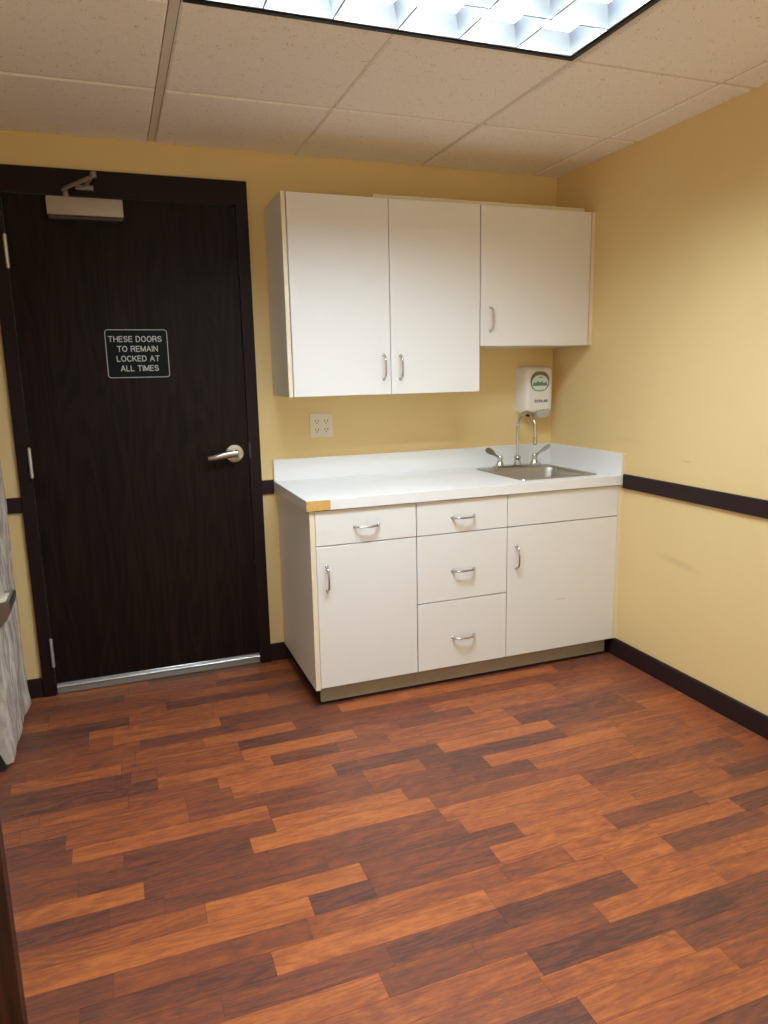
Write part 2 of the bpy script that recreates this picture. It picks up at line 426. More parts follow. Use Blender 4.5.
# ------------------------------------------------------------------ ceiling: tiles and tees
TX = [-4.4, -3.195, -1.9755, -.7505, .12]                # tees running away from the back wall
TY = [0, -.595, -1.213, -1.823, -2.433, -2.75]
LX0, LX1, LY1, LY0 = -1.9755, -.7505, -1.213, -1.823       # the fixture's bay
tile_bm = bmesh.new()
wide = {1: .016, 2: .016, 3: .011}
def tile(x0, x1, y0, y1):
    # tile with a stepped edge, its face a little below the tees
    add_box(tile_bm, x0, x1, y0, y1, ZC - .0005, ZC + .014, bevel=.006, seg=1)
for i in range(len(TX) - 1):
    for j in range(len(TY) - 1):
        x0 = TX[i] + wide.get(i, 0); x1 = TX[i + 1] - wide.get(i + 1, 0)
        y1 = TY[j] - (.0095 if j else 0); y0 = TY[j + 1] + .0095
        if i == 2 and j == 2: continue
        # scored in the middle so that a long tile looks like two square ones
        xm = (TX[i] + .61) if i in (2, 3) else .5 * (TX[i] + TX[i + 1])
        if i == 3: xm = -.148
        sc = .0012 if i == 2 else .006
        tile(x0, xm - sc, y0, y1); tile(xm + sc, x1, y0, y1)
ceil = structure('ceiling', tile_bm, M['tile'], 'beige pin-holed ceiling tiles in a suspended grid', 'ceiling')
bm = bmesh.new()
for i in (1, 2, 3):
    w = wide[i] - .0025
    spans = [(-2.75, 0)]
    for a, c in spans: add_box(bm, TX[i] - w, TX[i] + w, a, c, ZC + .0045, ZC + .03)
for j in range(1, len(TY) - 1):
    for i in range(len(TX) - 1):
        add_box(bm, TX[i] + wide.get(i, 0), TX[i + 1] - wide.get(i + 1, 0), TY[j] - .0075, TY[j] + .0075, ZC + .0045, ZC + .03)
# groove bottoms behind the scored lines
add_box(bm, -1.3667, -1.3643, LY1 + .012, -.001, ZC + .004, ZC + .02)
add_box(bm, -.1545, -.1415, -2.75, -.001, ZC + .004, ZC + .02)
structure('trim_1', bm, M['tee'], 'beige metal grid bars between the ceiling tiles', 'ceiling grid')
# slab above
bm = bmesh.new()
add_box(bm, FX0, .12, -2.75, .12, ZC + .25, ZC + .35); add_box(bm, FX0, .12, -2.78, -2.75, ZC - .0005, ZC + .35)
structure('ceiling_deck', bm, M['dark'], 'structural slab above the suspended tiles', 'ceiling')

# ------------------------------------------------------------------ ceiling light (troffer)
lt = thing('ceiling_light', 'bright rectangular louvred fluorescent ceiling light in a black rim', 'ceiling light', ((LX0 + LX1) / 2, (LY0 + LY1) / 2, ZC))
fx0, fx1, fy0, fy1 = LX0 + .018, LX1 - .014, LY0 + .010, LY1 - .012
LV = dict(x0=-1.946, x1=-.790, y0=-1.806, y1=-1.252)
bm = bmesh.new()                                     # flange ring of enamelled steel, dark inside
def ring(bm, a, c, z0, z1):
    (x0, x1, y0, y1), (X0, X1, Y0, Y1) = a, c
    add_box(bm, X0, X1, Y0, y0, z0, z1); add_box(bm, X0, X1, y1, Y1, z0, z1)
    add_box(bm, X0, x0, y0, y1, z0, z1); add_box(bm, x1, X1, y0, y1, z0, z1)
ring(bm, (LV['x0'] - .008, LV['x1'] + .008, LV['y0'] - .008, LV['y1'] + .010), (fx0, fx1, fy0, fy1), ZC - .004, ZC + .006)
part('rim', bm, M['fixture_black'], lt, label='black rim')
bm = bmesh.new()
hz0, hz1 = ZC + .006, ZC + .16
for bx in ((fx0 + .004, fx0 + .008, fy0 + .004, fy1 - .004), (fx1 - .008, fx1 - .004, fy0 + .004, fy1 - .004)): add_box(bm, *bx, hz0, hz1)
for bx in ((fx0 + .008, fx1 - .008, fy0 + .004, fy0 + .008), (fx0 + .008, fx1 - .008, fy1 - .008, fy1 - .004)): add_box(bm, *bx, hz0, hz1)
add_box(bm, fx0 + .004, fx1 - .004, fy0 + .004, fy1 - .004, hz1, hz1 + .004)
part('housing', bm, M['fixture_white'], lt)
# louvre: tapered blades, thick at the top, thin at the bottom
bm = bmesh.new()
LZ0, LZ1 = ZC - .001, ZC + .054
TOPW, LH = .020, LZ1 - LZ0
def blade_prof():
    hs = [i / 12 for i in range(13)]
    rside = [(.0012 + TOPW * h ** 1.6, LZ0 + LH * h) for h in hs]
    return rside + [(-w_, z) for w_, z in reversed(rside)]
def blade_x(y, x0, x1): add_prism(bm, [(y + a, z) for a, z in blade_prof()], x1 - x0, plane='YZ', at=x0)
def blade_y(x, y0, y1): add_prism(bm, [(x + a, z) for a, z in blade_prof()], y1 - y0, plane='XZ', at=y0)
for k in range(4): blade_x(LV['y0'] + (LV['y1'] - LV['y0']) * k / 3, LV['x0'], LV['x1'])
for k in range(7): blade_y(LV['x0'] + (LV['x1'] - LV['x0']) * k / 6, LV['y0'], LV['y1'])
lip = bmesh.new()  # added dark strips, standing in for shade on the blade undersides
for k in range(4):
    yy = LV['y0'] + (LV['y1'] - LV['y0']) * k / 3; add_box(lip, LV['x0'], LV['x1'], yy - .0020, yy + .0020, LZ0 - .0025, LZ0 - .0002)
for k in range(7):
    xx = LV['x0'] + (LV['x1'] - LV['x0']) * k / 6; add_box(lip, xx - .0020, xx + .0020, LV['y0'], LV['y1'], LZ0 - .0027, LZ0 - .0003)
m, nt, b = new_mat('louvre_aluminium')
b.inputs['Base Color'].default_value = (.66, .72, .78, 1); b.inputs['Metallic'].default_value = 1.0; b.inputs['Roughness'].default_value = .28
lv_ = part('louvre', bm, m, lt, smooth=45)
part('blade_shade_strips', lip, M['closer_base'], lv_, label='dark strips added for the shaded lower edges of the louvre blades')
part('diffuser', box_bm(LV['x0'] - .01, LV['x1'] + .01, LV['y0'] - .01, LV['y1'] + .01, ZC + .068, ZC + .074), M['lamp'], lt)

# ------------------------------------------------------------------ door and its casing
bm = bmesh.new()
add_box(bm, CX0, DX0 - .003, -.018, 0, 0, CZ)
add_box(bm, DX1 + .003, CX1, -.018, 0, 0, CZ)
add_box(bm, DX0 - .003, DX1 + .003, -.018, 0, DZ + .004, CZ)
add_box(bm, DX0 - .012, DX0 - .003, 0, .1, 0, DZ + .012); add_box(bm, DX1 + .003, DX1 + .012, 0, .1, 0, DZ + .012)
add_box(bm, DX0 - .003, DX1 + .003, 0, .1, DZ + .004, DZ + .012)
structure('trim_2', bm, M['casing'], 'dark brown casing around the closed door', 'door frame')
door = obj('door_1', box_bm(DX0, DX1, -.006, .038, .012, DZ, bevel=.0015, seg=1), M['door'])
tag(door, 'closed dark brown wood-grain door with a lever handle', 'door', kind='structure')
# sweep
bm = bmesh.new()
add_box(bm, DX0 + .002, DX1 - .002, -.018, -.006, .006, .038, bevel=.002, seg=1)
swp = obj('door_sweep', bm, M['alu_dull'], door); swp['label'] = 'aluminium sweep along the door bottom'
bm = bmesh.new()
add_box(bm, DX0 + .002, DX1 - .002, -.014, -.006, .038, .053, bevel=.002, seg=1)
add_tube(bm, [(DX0 + .002, -.018, .0385), (DX1 - .002, -.018, .0385)], .0045, n=10)
obj('sweep_bead', bm, M['alu'], swp, 40)
# hinges
for zb, zt in ((1.83, 1.955), (.985, 1.108), (.139, .266)):
    bm = bmesh.new()
    hx = DX0 - .0015
    for k in range(5):
        a = zb + (zt - zb) * k / 5; c = zb + (zt - zb) * (k + 1) / 5
        add_lathe(bm, [(.0075, a + .0006), (.0075, c - .0006)], (hx, -.0235, 0), n=16)
    add_lathe(bm, [(.0045, zb - .004), (.006, zb), (.006, zt), (.0045, zt + .004)], (hx, -.0235, 0), n=16)
    h = obj('hinge', bm, M['alu'], door, 40); h['label'] = 'steel hinge barrel'
# lever handle
bm = bmesh.new()
RX, RZ = -1.7105, 1.037
add_lathe(bm, [(.043, 0), (.043, .006), (.040, .011), (.030, .013), (.018, .014), (.0155, .03), (.0155, .052), (.012, .056)], (RX, -.006, RZ), 'Y', n=36)
hd = obj('door_handle', bm, M['nickel'], door, 35); hd['label'] = 'satin lever handle on a round rose'
bm = bmesh.new()
pts = [(RX + .006, -.055, RZ + .004), (RX - .03, -.058, RZ + .002), (RX - .065, -.060, RZ - .004), (RX - .10, -.058, RZ - .010), (RX - .122, -.050, RZ - .013)]
add_tube(bm, pts, [.0170, .0165, .0150, .0135, .0118], n=14)
for v in bm.verts: v.co.y = -.057 + (v.co.y + .057) * .75
obj('lever', bm, M['nickel'], hd, 50)
bm = bmesh.new(); add_box(bm, DX1 + .0005, DX1 + .010, -.0195, -.002, 1.015, 1.085, bevel=.001, seg=1)
st = obj('strike_plate', bm, M['closer_base'], door)

# door closer
cl = thing('door_closer', 'beige hydraulic closer box with folding arm at the door top', 'door closer', (-2.25, -.006, 2.06))
bm = bmesh.new()
add_box(bm, -2.398, -2.109, -.056, -.0062, 2.034, 2.105, bevel=.006, seg=2)
part('cover', bm, M['closer'], cl, 40)
bm = bmesh.new(); add_box(bm, -2.394, -2.112, -.050, -.0062, 2.020, 2.0335, bevel=.003, seg=1)
part('back_body', bm, M['closer_base'], cl, label='dark lower body')
bm = bmesh.new()
add_lathe(bm, [(.013, 2.1052), (.013, 2.118), (.011, 2.12), (.011, 2.139), (.0, 2.14)], (-2.322, -.034, 0), n=18)
part('spindle', bm, M['arm'], cl, 40)
bm = bmesh.new()                                    # main arm: flat bar leaning out then back to the head casing
def bar(bm, p, q, w, t):
    p, q = Vector(p), Vector(q); d = (q - p).normalized(); s = d.cross(Vector((0, -.6, .8))).normalized(); u = s.cross(d)
    vs = []
    for c in (p, q):
        for a, bb in ((-w, -t), (w, -t), (w, t), (-w, t)): vs.append(bm.verts.new(c + s * a + u * bb))
    for f in ((0, 1, 2, 3), (4, 7, 6, 5), (0, 4, 5, 1), (1, 5, 6, 2), (2, 6, 7, 3), (3, 7, 4, 0)): bm.faces.new([vs[i] for i in f])
bar(bm, (-2.330, -.036, 2.137), (-2.212, -.115, 2.172), .0185, .004)
part('main_arm', bm, M['arm'], cl)
bm = bmesh.new()
bar(bm, (-2.212, -.115, 2.180), (-2.250, -.026, 2.150), .012, .004)
add_lathe(bm, [(.012, 2.166), (.012, 2.186), (.009, 2.189)], (-2.212, -.115, 0), n=16)
part('forearm', bm, M['arm'], cl, 40)
bm = bmesh.new()
add_box(bm, -2.285, -2.215, -.040, -.0185, 2.135, 2.155, bevel=.002, seg=1)
part('foot_bracket', bm, M['arm'], cl)

# sign
def arc(cx, cz, rx, rz, a0, a1, n=9):
    return [(cx + rx * math.cos(math.radians(a0 + (a1 - a0) * i / n)), cz + rz * math.sin(math.radians(a0 + (a1 - a0) * i / n))) for i in range(n + 1)]
GL = {      # capital letters as strokes: (advance width, strokes) in units of the cap height
 'T': (.66, [[(0, 1), (.66, 1)], [(.33, 1), (.33, 0)]]),
 'H': (.68, [[(0, 0), (0, 1)], [(.68, 0), (.68, 1)], [(0, .52), (.68, .52)]]),
 'E': (.58, [[(.58, 1), (0, 1), (0, 0), (.58, 0)], [(0, .52), (.52, .52)]]),
 'S': (.62, [arc(.31, .745, .29, .255, 20, 250) + arc(.31, .265, .31, .265, 75, -160)[0:]]),
 'D': (.68, [[(0, 0), (0, 1), (.30, 1)] + arc(.30, .5, .38, .5, 90, -90) + [(0, 0)]]),
 'O': (.78, [arc(.39, .5, .39, .5, 0, 360, 20)]),
 'R': (.66, [[(0, 0), (0, 1), (.36, 1)] + arc(.36, .745, .27, .255, 90, -90) + [(0, .49)], [(.36, .49), (.56, .40), (.64, 0)]]),
 'M': (.80, [[(0, 0), (0, 1), (.40, .05), (.80, 1), (.80, 0)]]),
 'A': (.74, [[(0, 0), (.37, 1), (.74, 0)], [(.13, .34), (.61, .34)]]),
 'I': (.0, [[(0, 0), (0, 1)]]),
 'N': (.68, [[(0, 0), (0, 1), (.68, 0), (.68, 1)]]),
 'L': (.52, [[(0, 1), (0, 0), (.52, 0)]]),
 'C': (.72, [arc(.38, .5, .38, .5, 38, 322, 16)]),
 'K': (.66, [[(0, 0), (0, 1)], [(.64, 1), (0, .36)], [(.22, .58), (.66, 0)]]),
 'B': (.62, [[(0, 0), (0, 1), (.33, 1)] + arc(.33, .755, .245, .245, 90, -90) + [(0, .51)], [(.33, .51)] + arc(.35, .255, .27, .255, 90, -90) + [(0, 0)]]),
}
def text_mesh(lines, cap, leading, weight=.15, squeeze=1.0, gap=.26, word=.42):
    """flat stroke letters as a bmesh in the XZ plane facing -Y, centred on the origin"""
    bm = bmesh.new()
    n = len(lines)
    for i, (txt, dx) in enumerate(lines):
        total = 0
        for c in txt: total += word if c == ' ' else GL[c][0] + gap
        total -= gap
        x = -total / 2; zc = (n - 1) / 2 * leading - i * leading - cap / 2
        for c in txt:
            if c == ' ': x += word; continue
            adv, strokes = GL[c]
            for st_ in strokes:
                P = [Vector((x + a, z_)) for a, z_ in st_]
                for p, q in zip(P, P[1:]):
                    d = (q - p)
                    if d.length < 1e-6: continue
                    d = d.normalized(); nn = Vector((-d.y, d.x)) * weight / 2; ex = d * weight * .42
                    quad = [p - ex - nn, q + ex - nn, q + ex + nn, p - ex + nn]
                    kq = len(bm.faces) % 40
                    bm.faces.new([bm.verts.new((v.x * cap * squeeze + dx, -kq * 1.2e-5, v.y * cap * (1 - weight) + cap * weight / 2 + zc)) for v in quad])
            x += adv + gap
    return bm
SX0, SX1, SZ0, SZ1 = -2.2255, -1.9695, 1.3885, 1.5925
sg = thing('sign', 'small black sign with white lettering on the dark door', 'sign', ((SX0 + SX1) / 2, -.006, (SZ0 + SZ1) / 2))
bm = bmesh.new(); add_prism(bm, rrect(SX0, SX1, SZ0, SZ1, .014), .003, 'XZ', at=-.0092)
part('plate', bm, M['sign_face'], sg)
bm = bmesh.new()
o_, i_ = rrect(SX0 + .0006, SX1 - .0006, SZ0 + .0006, SZ1 - .0006, .0135), rrect(SX0 + .0034, SX1 - .0034, SZ0 + .0034, SZ1 - .0034, .0105)
vo_ = [bm.verts.new((a, -.0096, z)) for a, z in o_]; vi_ = [bm.verts.new((a, -.0096, z)) for a, z in i_]
wo_ = [bm.verts.new((a, -.0092, z)) for a, z in o_]; wi_ = [bm.verts.new((a, -.0092, z)) for a, z in i_]
for k in range(len(o_)):
    q = (k + 1) % len(o_)
    bm.faces.new((vo_[k], vo_[q], vi_[q], vi_[k])); bm.faces.new((vo_[k], wo_[k], wo_[q], vo_[q])); bm.faces.new((vi_[k], vi_[q], wi_[q], wi_[k]))
part('border_line', bm, M['sign_ink'], sg)
bm = text_mesh([('THESE DOORS', -.006), ('TO REMAIN', .001), ('LOCKED AT', .001), ('ALL TIMES', .004)], .0255, .0410, weight=.16, squeeze=.86, gap=.29, word=.50)
bmesh.ops.translate(bm, verts=bm.verts, vec=((SX0 + SX1) / 2, -.0096, (SZ0 + SZ1) / 2))
part('lettering', bm, M['sign_ink'], sg, label='white capitals reading THESE DOORS TO REMAIN LOCKED AT ALL TIMES')

# ------------------------------------------------------------------ rails and baseboards
ZR0, ZR1, ZB = .8357, .9016, .0884
structure('trim_3', box_bm(-.015, 0, YF, -.622, ZR0, ZR1, bevel=.002, seg=1), M['trim'], 'dark brown chair rail along the right-hand wall', 'chair rail')
structure('trim_4', box_bm(CX1, -1.535, -.012, 0, ZR0, ZR1, bevel=.002, seg=1), M['trim'], 'short dark chair rail between door casing and counter', 'chair rail')
structure('trim_5', box_bm(XL, CX0, -.012, 0, ZR0, ZR1, bevel=.002, seg=1), M['trim'], 'dark chair rail left of the door casing', 'chair rail')
structure('baseboard_right', box_bm(-.015, 0, YF, -.50, .0, ZB, bevel=.003, seg=1), M['trim'], 'dark brown baseboard along the right-hand wall', 'baseboard')
bm = bmesh.new(); add_box(bm, XL, CX0, -.012, 0, 0, ZB, bevel=.003, seg=1); add_box(bm, CX1, -1.45, -.012, 0, 0, ZB, bevel=.003, seg=1)
structure('baseboard_back', bm, M['trim'], 'dark brown baseboard on both sides of the door', 'baseboard')
structure('baseboard_left', box_bm(XL, XL + .012, HY1, -.70, 0, ZB, bevel=.003, seg=1), M['trim'], 'dark baseboard along the left-hand wall', 'baseboard')

# ------------------------------------------------------------------ bow pulls
def pull_bm(center, vertical=True, half=.052, out=.030, r=.0042):
    c = Vector(center); ax = Vector((0, 0, 1)) if vertical else Vector((1, 0, 0)); o = Vector((0, -1, 0))
    bm = bmesh.new(); pts = []
    for i in range(25):
        t = -1 + 2 * i / 24
        a = half * (abs(t) ** .85) * (1 if t >= 0 else -1)
        d = out * (1 - abs(t) ** 3.2) ** .55 if abs(t) < 1 else 0
        pts.append(c + ax * a + o * d)
    rad = [r * (1.45 if i in (0, 24) else 1.15 if i in (1, 23) else 1) for i in range(25)]
    add_tube(bm, pts, rad, n=12)
    for s in (-1, 1):
        p = c + ax * half * s
        add_lathe(bm, [(.0075, 0), (.0075, .0015), (.006, .003)], p, 'Y', n=14)
    return bm

def front(kind, x0, x1, z0, z1, y, parent, pull=None, vertical=True, mat='white'):
    bm = box_bm(x0, x1, y, y + .018, z0, z1, bevel=.0012, seg=1)
    p = part(kind, bm, M[mat], parent)
    if pull:
        h = part('pull', pull_bm((pull[0], y, pull[1]), vertical), M['chrome'], p, 50, 'chrome bow pull')
    return p

# ------------------------------------------------------------------ base cabinets
YB, ZK0, ZK = -.6092, .8527, .8945
ZT = .0885                      # underside of the boxes
G = .0022
def carcass(x0, x1, z0, z1, yf, yb=-.001, open_top=True, t=.016):
    bm = bmesh.new()
    add_box(bm, x0, x0 + t, yf, yb, z0, z1); add_box(bm, x1 - t, x1, yf, yb, z0, z1)
    add_box(bm, x0 + t, x1 - t, yf, yb, z0, z0 + t); add_box(bm, x0 + t, x1 - t, yb - .008, yb, z0 + t, z1)
    if not open_top: add_box(bm, x0 + t, x1 - t, yf, yb - .008, z1 - t, z1)
    return bm
YFc = YB + .0195
def toe(t, x0, x1):
    bm = box_bm(x0, x1, -.576, -.558, .016, ZT)
    part('toe_board', bm, M['toe'], t, label='grey-beige toe board')
    part('plinth', box_bm(x0 + .002, x1 - .002, -.556, -.05, 0, ZT - .001), M['dark'], t)  # black colour stands in for the shadow under the toe board
bc = 'white base cabinets under the counter'
u1 = thing('base_cabinet', 'white base cabinet with one drawer above one door, beside the entrance door', 'cabinet', (-1.29, -.3, 0), bc)
part('carcass', carcass(-1.499, -1.0575, ZT, ZK0 - .001, YFc), M['carcass'], u1)
part('end_panel', box_bm(-1.5204, -1.4995, YB + .0015, -.001, ZT - .004, ZK0 - .001), M['white'], u1)
part('edge_band', box_bm(-1.5204, -1.4995, YB, YB + .0013, ZT - .004, ZK0 - .001), M['cream'], u1, label='cream edge strip')
front('drawer', -1.4975, -1.0570 - G, .7017 + G, .8475, YB, u1, (-1.279, .772), False)
front('door', -1.4975, -1.0570 - G, .0907, .7017 - G, YB, u1, (-1.456, .566))
toe(u1, -1.492, -1.0575)
u2 = thing('base_cabinet', 'white base cabinet with three stacked drawers in the middle', 'cabinet', (-.837, -.3, 0), bc)
part('carcass', carcass(-1.0565, -.618, ZT, ZK0 - .001, YFc), M['carcass'], u2)
front('drawer', -1.0570 + G, -.6177 - G, .7017 + G, .8475, YB, u2, (-.837, .770), False)
front('drawer', -1.0570 + G, -.6177 - G, .3996 + G, .7017 - G, YB, u2, (-.837, .534), False)
front('drawer', -1.0570 + G, -.6177 - G, .0907, .3996 - G, YB, u2, (-.835, .226), False)
toe(u2, -1.0565, -.6185)
u3 = thing('base_cabinet', 'white base cabinet with one wide door below the sink', 'cabinet', (-.32, -.3, 0), bc)
part('carcass', carcass(-.617, -.0225, ZT, ZK0 - .001, YFc), M['carcass'], u3)
front('false_front', -.6177 + G, -.0257, .7017 + G, .8475, YB, u3)
front('door', -.6177 + G, -.0257, .0907, .7017 - G, YB, u3, (-.571, .560))
part('filler_strip', box_bm(-.0225, -.0004, YB + .004, YB + .02, ZT - .0, ZK0 - .001), M['cream'], u3, label='cream filler strip against the wall')
toe(u3, -.6175, -.045)
# faint scuff on the sink door
bm = box_bm(-.352, -.300, YB - .0003, YB, .3295, .3335)
part('scuff_mark', bm, plain('grey_scuff', (.60, .56, .50), rough=.6), u3, label='faint grey scuff')

# ------------------------------------------------------------------ worktop
YC = -.621
XW = -1.5333
SKX0, SKX1, SKY0, SKY1 = -.508, -.093, -.548, -.092
wt = thing('worktop', 'white laminate counter over the base cabinets, front corner chipped', 'counter', (-.77, -.3, ZK0))
bm = bmesh.new()
h0, h1, k0, k1 = SKX0 + .012, SKX1 - .012, SKY0 + .012, SKY1 - .012
add_box(bm, XW, h0, YC + .0012, 0, ZK0, ZK); add_box(bm, h1, 0, YC + .0012, 0, ZK0, ZK)
add_box(bm, h0, h1, YC + .0012, k0, ZK0, ZK); add_box(bm, h0, h1, k1, 0, ZK0, ZK)
part('top', bm, M['counter'], wt)
part('front_edge', box_bm(-1.434, -.0005, YC, YC + .0012, ZK0, ZK), M['counter'], wt)
part('exposed_core', box_bm(XW, -1.434, YC + .0003, YC + .0012, ZK0 + .0005, ZK - .0012), M['chipboard'], wt, label='raw tan chipboard where the edging is missing')
ZS = .9967
part('backsplash', box_bm(XW, -.0, -.020, -.0003, ZK, ZS, bevel=.0012, seg=1), M['counter'], wt)
part('side_splash', box_bm(-.019, -.0003, YC + .004, -.0202, ZK, ZS, bevel=.0012, seg=1), M['counter'], wt)
part('splash_edge', box_bm(-.019, -.0003, YC + .0015, YC + .0038, ZK, ZS - .001), M['cream'], wt, label='cream end of the side splash')

# ------------------------------------------------------------------ sink
sk = thing('sink', 'square stainless steel sink set into the counter corner', 'sink', (-.30, -.32, ZK))
bm = bmesh.new()
def loop(x0, x1, y0, y1, r, z): return [bm.verts.new((a, c, z)) for a, c in rrect(x0, x1, y0, y1, r, 6)]
bx0, bx1, by0, by1 = SKX0 + .030, SKX1 - .030, SKY0 + .030, SKY1 - .105
loops = [loop(SKX0, SKX1, SKY0, SKY1, .02, ZK + .0004), loop(SKX0 + .002, SKX1 - .002, SKY0 + .002, SKY1 - .002, .019, ZK + .0042),
         loop(SKX0 + .008, SKX1 - .008, SKY0 + .008, SKY1 - .008, .016, ZK + .0045),
         loop(SKX0 + .012, SKX1 - .012, SKY0 + .012, SKY1 - .012, .016, ZK + .0044),
         loop(bx0 - .004, bx1 + .004, by0 - .004, by1 + .004, .05, ZK + .0042),
         loop(bx0, bx1, by0, by1, .05, ZK - .001), loop(bx0 + .003, bx1 - .003, by0 + .003, by1 - .003, .05, ZK - .012),
         loop(bx0 + .010, bx1 - .010, by0 + .010, by1 - .010, .048, ZK - .13),
         loop(bx0 + .018, bx1 - .018, by0 + .018, by1 - .018, .045, ZK - .147),
         loop(bx0 + .035, bx1 - .035, by0 + .035, by1 - .035, .04, ZK - .153),
         loop(-.35, -.25, -.42, -.32, .0499, ZK - .156)]
for a, c in zip(loops, loops[1:]):
    n = len(a)
    for k in range(n): bm.faces.new((a[k], a[(k + 1) % n], c[(k + 1) % n], c[k]))
bm.faces.new(loops[-1])
part('basin', bm, M['steel'], sk, 40)
bm = bmesh.new()
add_lathe(bm, [(.042, -.0005), (.042, .002), (.035, .003), (.02, .001), (.0, .001)], (-.30, -.37, ZK - .1555), n=28)
part('drain', bm, M['chrome'], sk, 40)

# ------------------------------------------------------------------ faucet
FXc, FY, FZ = -.291, -.140, ZK + .0047
fa = thing('faucet', 'chrome gooseneck faucet with two wing handles on the sink ledge', 'faucet', (FXc, FY, FZ))
bm = bmesh.new()
add_prism(bm, rrect(FXc - .140, FXc + .140, FY - .026, FY + .026, .0255, 8), .013, 'XY', at=FZ)
es = [e for e in bm.edges if all(v.co.z > FZ + .01 for v in e.verts)]
bmesh.ops.bevel(bm, geom=es, offset=.004, segments=2, affect='EDGES')
part('deck_plate', bm, M['chrome'], fa, 40)
bm = bmesh.new()
zt = FZ + .013
add_lathe(bm, [(.021, zt), (.021, zt + .006), (.017, zt + .012), (.016, zt + .03), (.0175, zt + .033), (.0175, zt + .04), (.012, zt + .046)], (FXc, FY, 0), n=24)
R = .081
zs = 1.183 - R
pts = [(FXc, FY, zt + .03), (FXc, FY, zt + .1), (FXc, FY, zs - .03)]
for i in range(17):
    a = PI * i / 16
    pts.append((FXc, FY - R + R * math.cos(a), zs + R * math.sin(a)))
pts += [(FXc, FY - 2 * R, zs - .03), (FXc, FY - 2 * R, 1.052)]
add_tube(bm, pts, .0078, n=16)
part('spout', bm, M['chrome'], fa, 50)
bm = bmesh.new()
add_lathe(bm, [(.0095, 1.026), (.0115, 1.03), (.0115, 1.045), (.0085, 1.05), (.0085, 1.056), (.0115, 1.058), (.0115, 1.062)], (FXc, FY - 2 * R, 0), n=20)
part('aerator', bm, M['chrome'], fa, 40)
for s in (-1, 1):
    hx = FXc + s * .1016
    bm = bmesh.new()
    add_lathe(bm, [(.023, zt), (.022, zt + .006), (.016, zt + .014), (.013, zt + .026), (.0135, zt + .03), (.0135, zt + .044), (.010, zt + .05), (.0, zt + .051)], (hx, FY, 0), n=22)
    # wing blade: narrow arm rising outwards into a broad paddle
    o = Vector((hx, FY, zt + .038)); d = Vector((s * .80, -.10, .50)).normalized(); sd = Vector((0, 0, 1)).cross(d).normalized(); up = d.cross(sd)
    prof = [(0, .006), (.03, .0055), (.045, .008), (.058, .013), (.075, .0155), (.09, .0145), (.099, .009), (.102, .002)]
    ringsv = []
    for l, w in prof:
        bend = -.010 * (l / .1) ** 2 if False else 0
        c = o + d * l
        th = .0032 if l > .04 else .0045
        wv = (up * .85 - sd * .5).normalized() if s > 0 else (up * .85 + sd * .5).normalized()
        tv = wv.cross(d)
        ringsv.append([bm.verts.new(c + wv * a * w + tv * bb * th) for a, bb in ((-1, -.5), (1, -.5), (1, .5), (-1, .5))])
    for a, c in zip(ringsv, ringsv[1:]):
        for k in range(4): bm.faces.new((a[k], a[(k + 1) % 4], c[(k + 1) % 4], c[k]))
    bm.faces.new(ringsv[0][::-1]); bm.faces.new(ringsv[-1])
    part('wing_handle', bm, M['chrome'], fa, 35)

# ------------------------------------------------------------------ soap dispenser
dx0, dx1, dz0, dz1 = -.229, -.060, 1.158, 1.404
ds = thing('soap_dispenser', 'white wall soap dispenser in the corner above the sink', 'soap dispenser', (-.147, 0, 1.15))
# body: stacked rounded sections, front narrower and domed
bm = bmesh.new()
secs = [(0.0, 0, 0), (-.06, .000, .0), (-.085, .004, .003), (-.098, .008, .008), (-.105, .015, .016), (-.107, .024, .028)]
ringsv = []
for y, ins, inz in secs:
    ringsv.append([bm.verts.new((a, y, z)) for a, z in rrect(dx0 + ins, dx1 - ins, dz0 + .004 + inz, dz1 - inz, max(.022 - ins * .2, .012), 6)])
for a, c in zip(ringsv, ringsv[1:]):
    n = len(a)
    for k in range(n): bm.faces.new((a[k], a[(k + 1) % n], c[(k + 1) % n], c[k]))
bm.faces.new(ringsv[0]); bm.faces.new(ringsv[-1][::-1])
part('body', bm, M['dispenser'], ds, 50)
bm = bmesh.new(); add_prism(bm, rrect(-.201, -.090, 1.279, 1.380, .047, 9), .004, 'XZ', at=-.1095)
wn = part('window', bm, M['window_grey'], ds, label='dark oval window')
bm = bmesh.new()
pts = [(-.194, 1.318), (-.188, 1.301), (-.175, 1.288), (-.158, 1.284), (-.133, 1.284), (-.116, 1.288), (-.103, 1.301), (-.097, 1.318)]
for i in range(11):
    a = PI * i / 10; pts.append((-.1455 + .0485 * math.cos(a), 1.322 + .040 * math.sin(a)))
add_prism(bm, pts, .001, 'XZ', at=-.1105)
part('label_card', bm, M['paper'], wn, label='pale card with a green band')
bm = bmesh.new(); add_prism(bm, [(-.190, 1.307), (-.101, 1.307), (-.104, 1.318), (-.112, 1.328), (-.124, 1.319), (-.136, 1.331), (-.147, 1.322), (-.160, 1.333), (-.171, 1.320), (-.180, 1.328), (-.187, 1.318)], .0005, 'XZ', at=-.1110)
part('green_print', bm, M['green'], wn)
bm = bmesh.new(); add_box(bm, -.153, -.131, -.1110, -.1105, 1.348, 1.352)
part('red_print', bm, M['ink_red'], wn)
bm = text_mesh([('ECOLAB', 0)], .0150, .02, weight=.26, squeeze=.86, gap=.34)
for v in bm.verts: v.co.x += v.co.z * .15
b2 = bmesh.ops.translate(bm, verts=bm.verts, vec=(-.136, -.1078, 1.229))
part('lettering', bm, M['ink_blue'], ds, label='blue maker name')
bm = bmesh.new()
add_prism(bm, [(-.160, 1.182), (-.086, 1.192), (-.082, 1.175), (-.090, 1.152), (-.105, 1.143), (-.150, 1.143), (-.165, 1.158)], .040, 'XZ', at=-.1095)
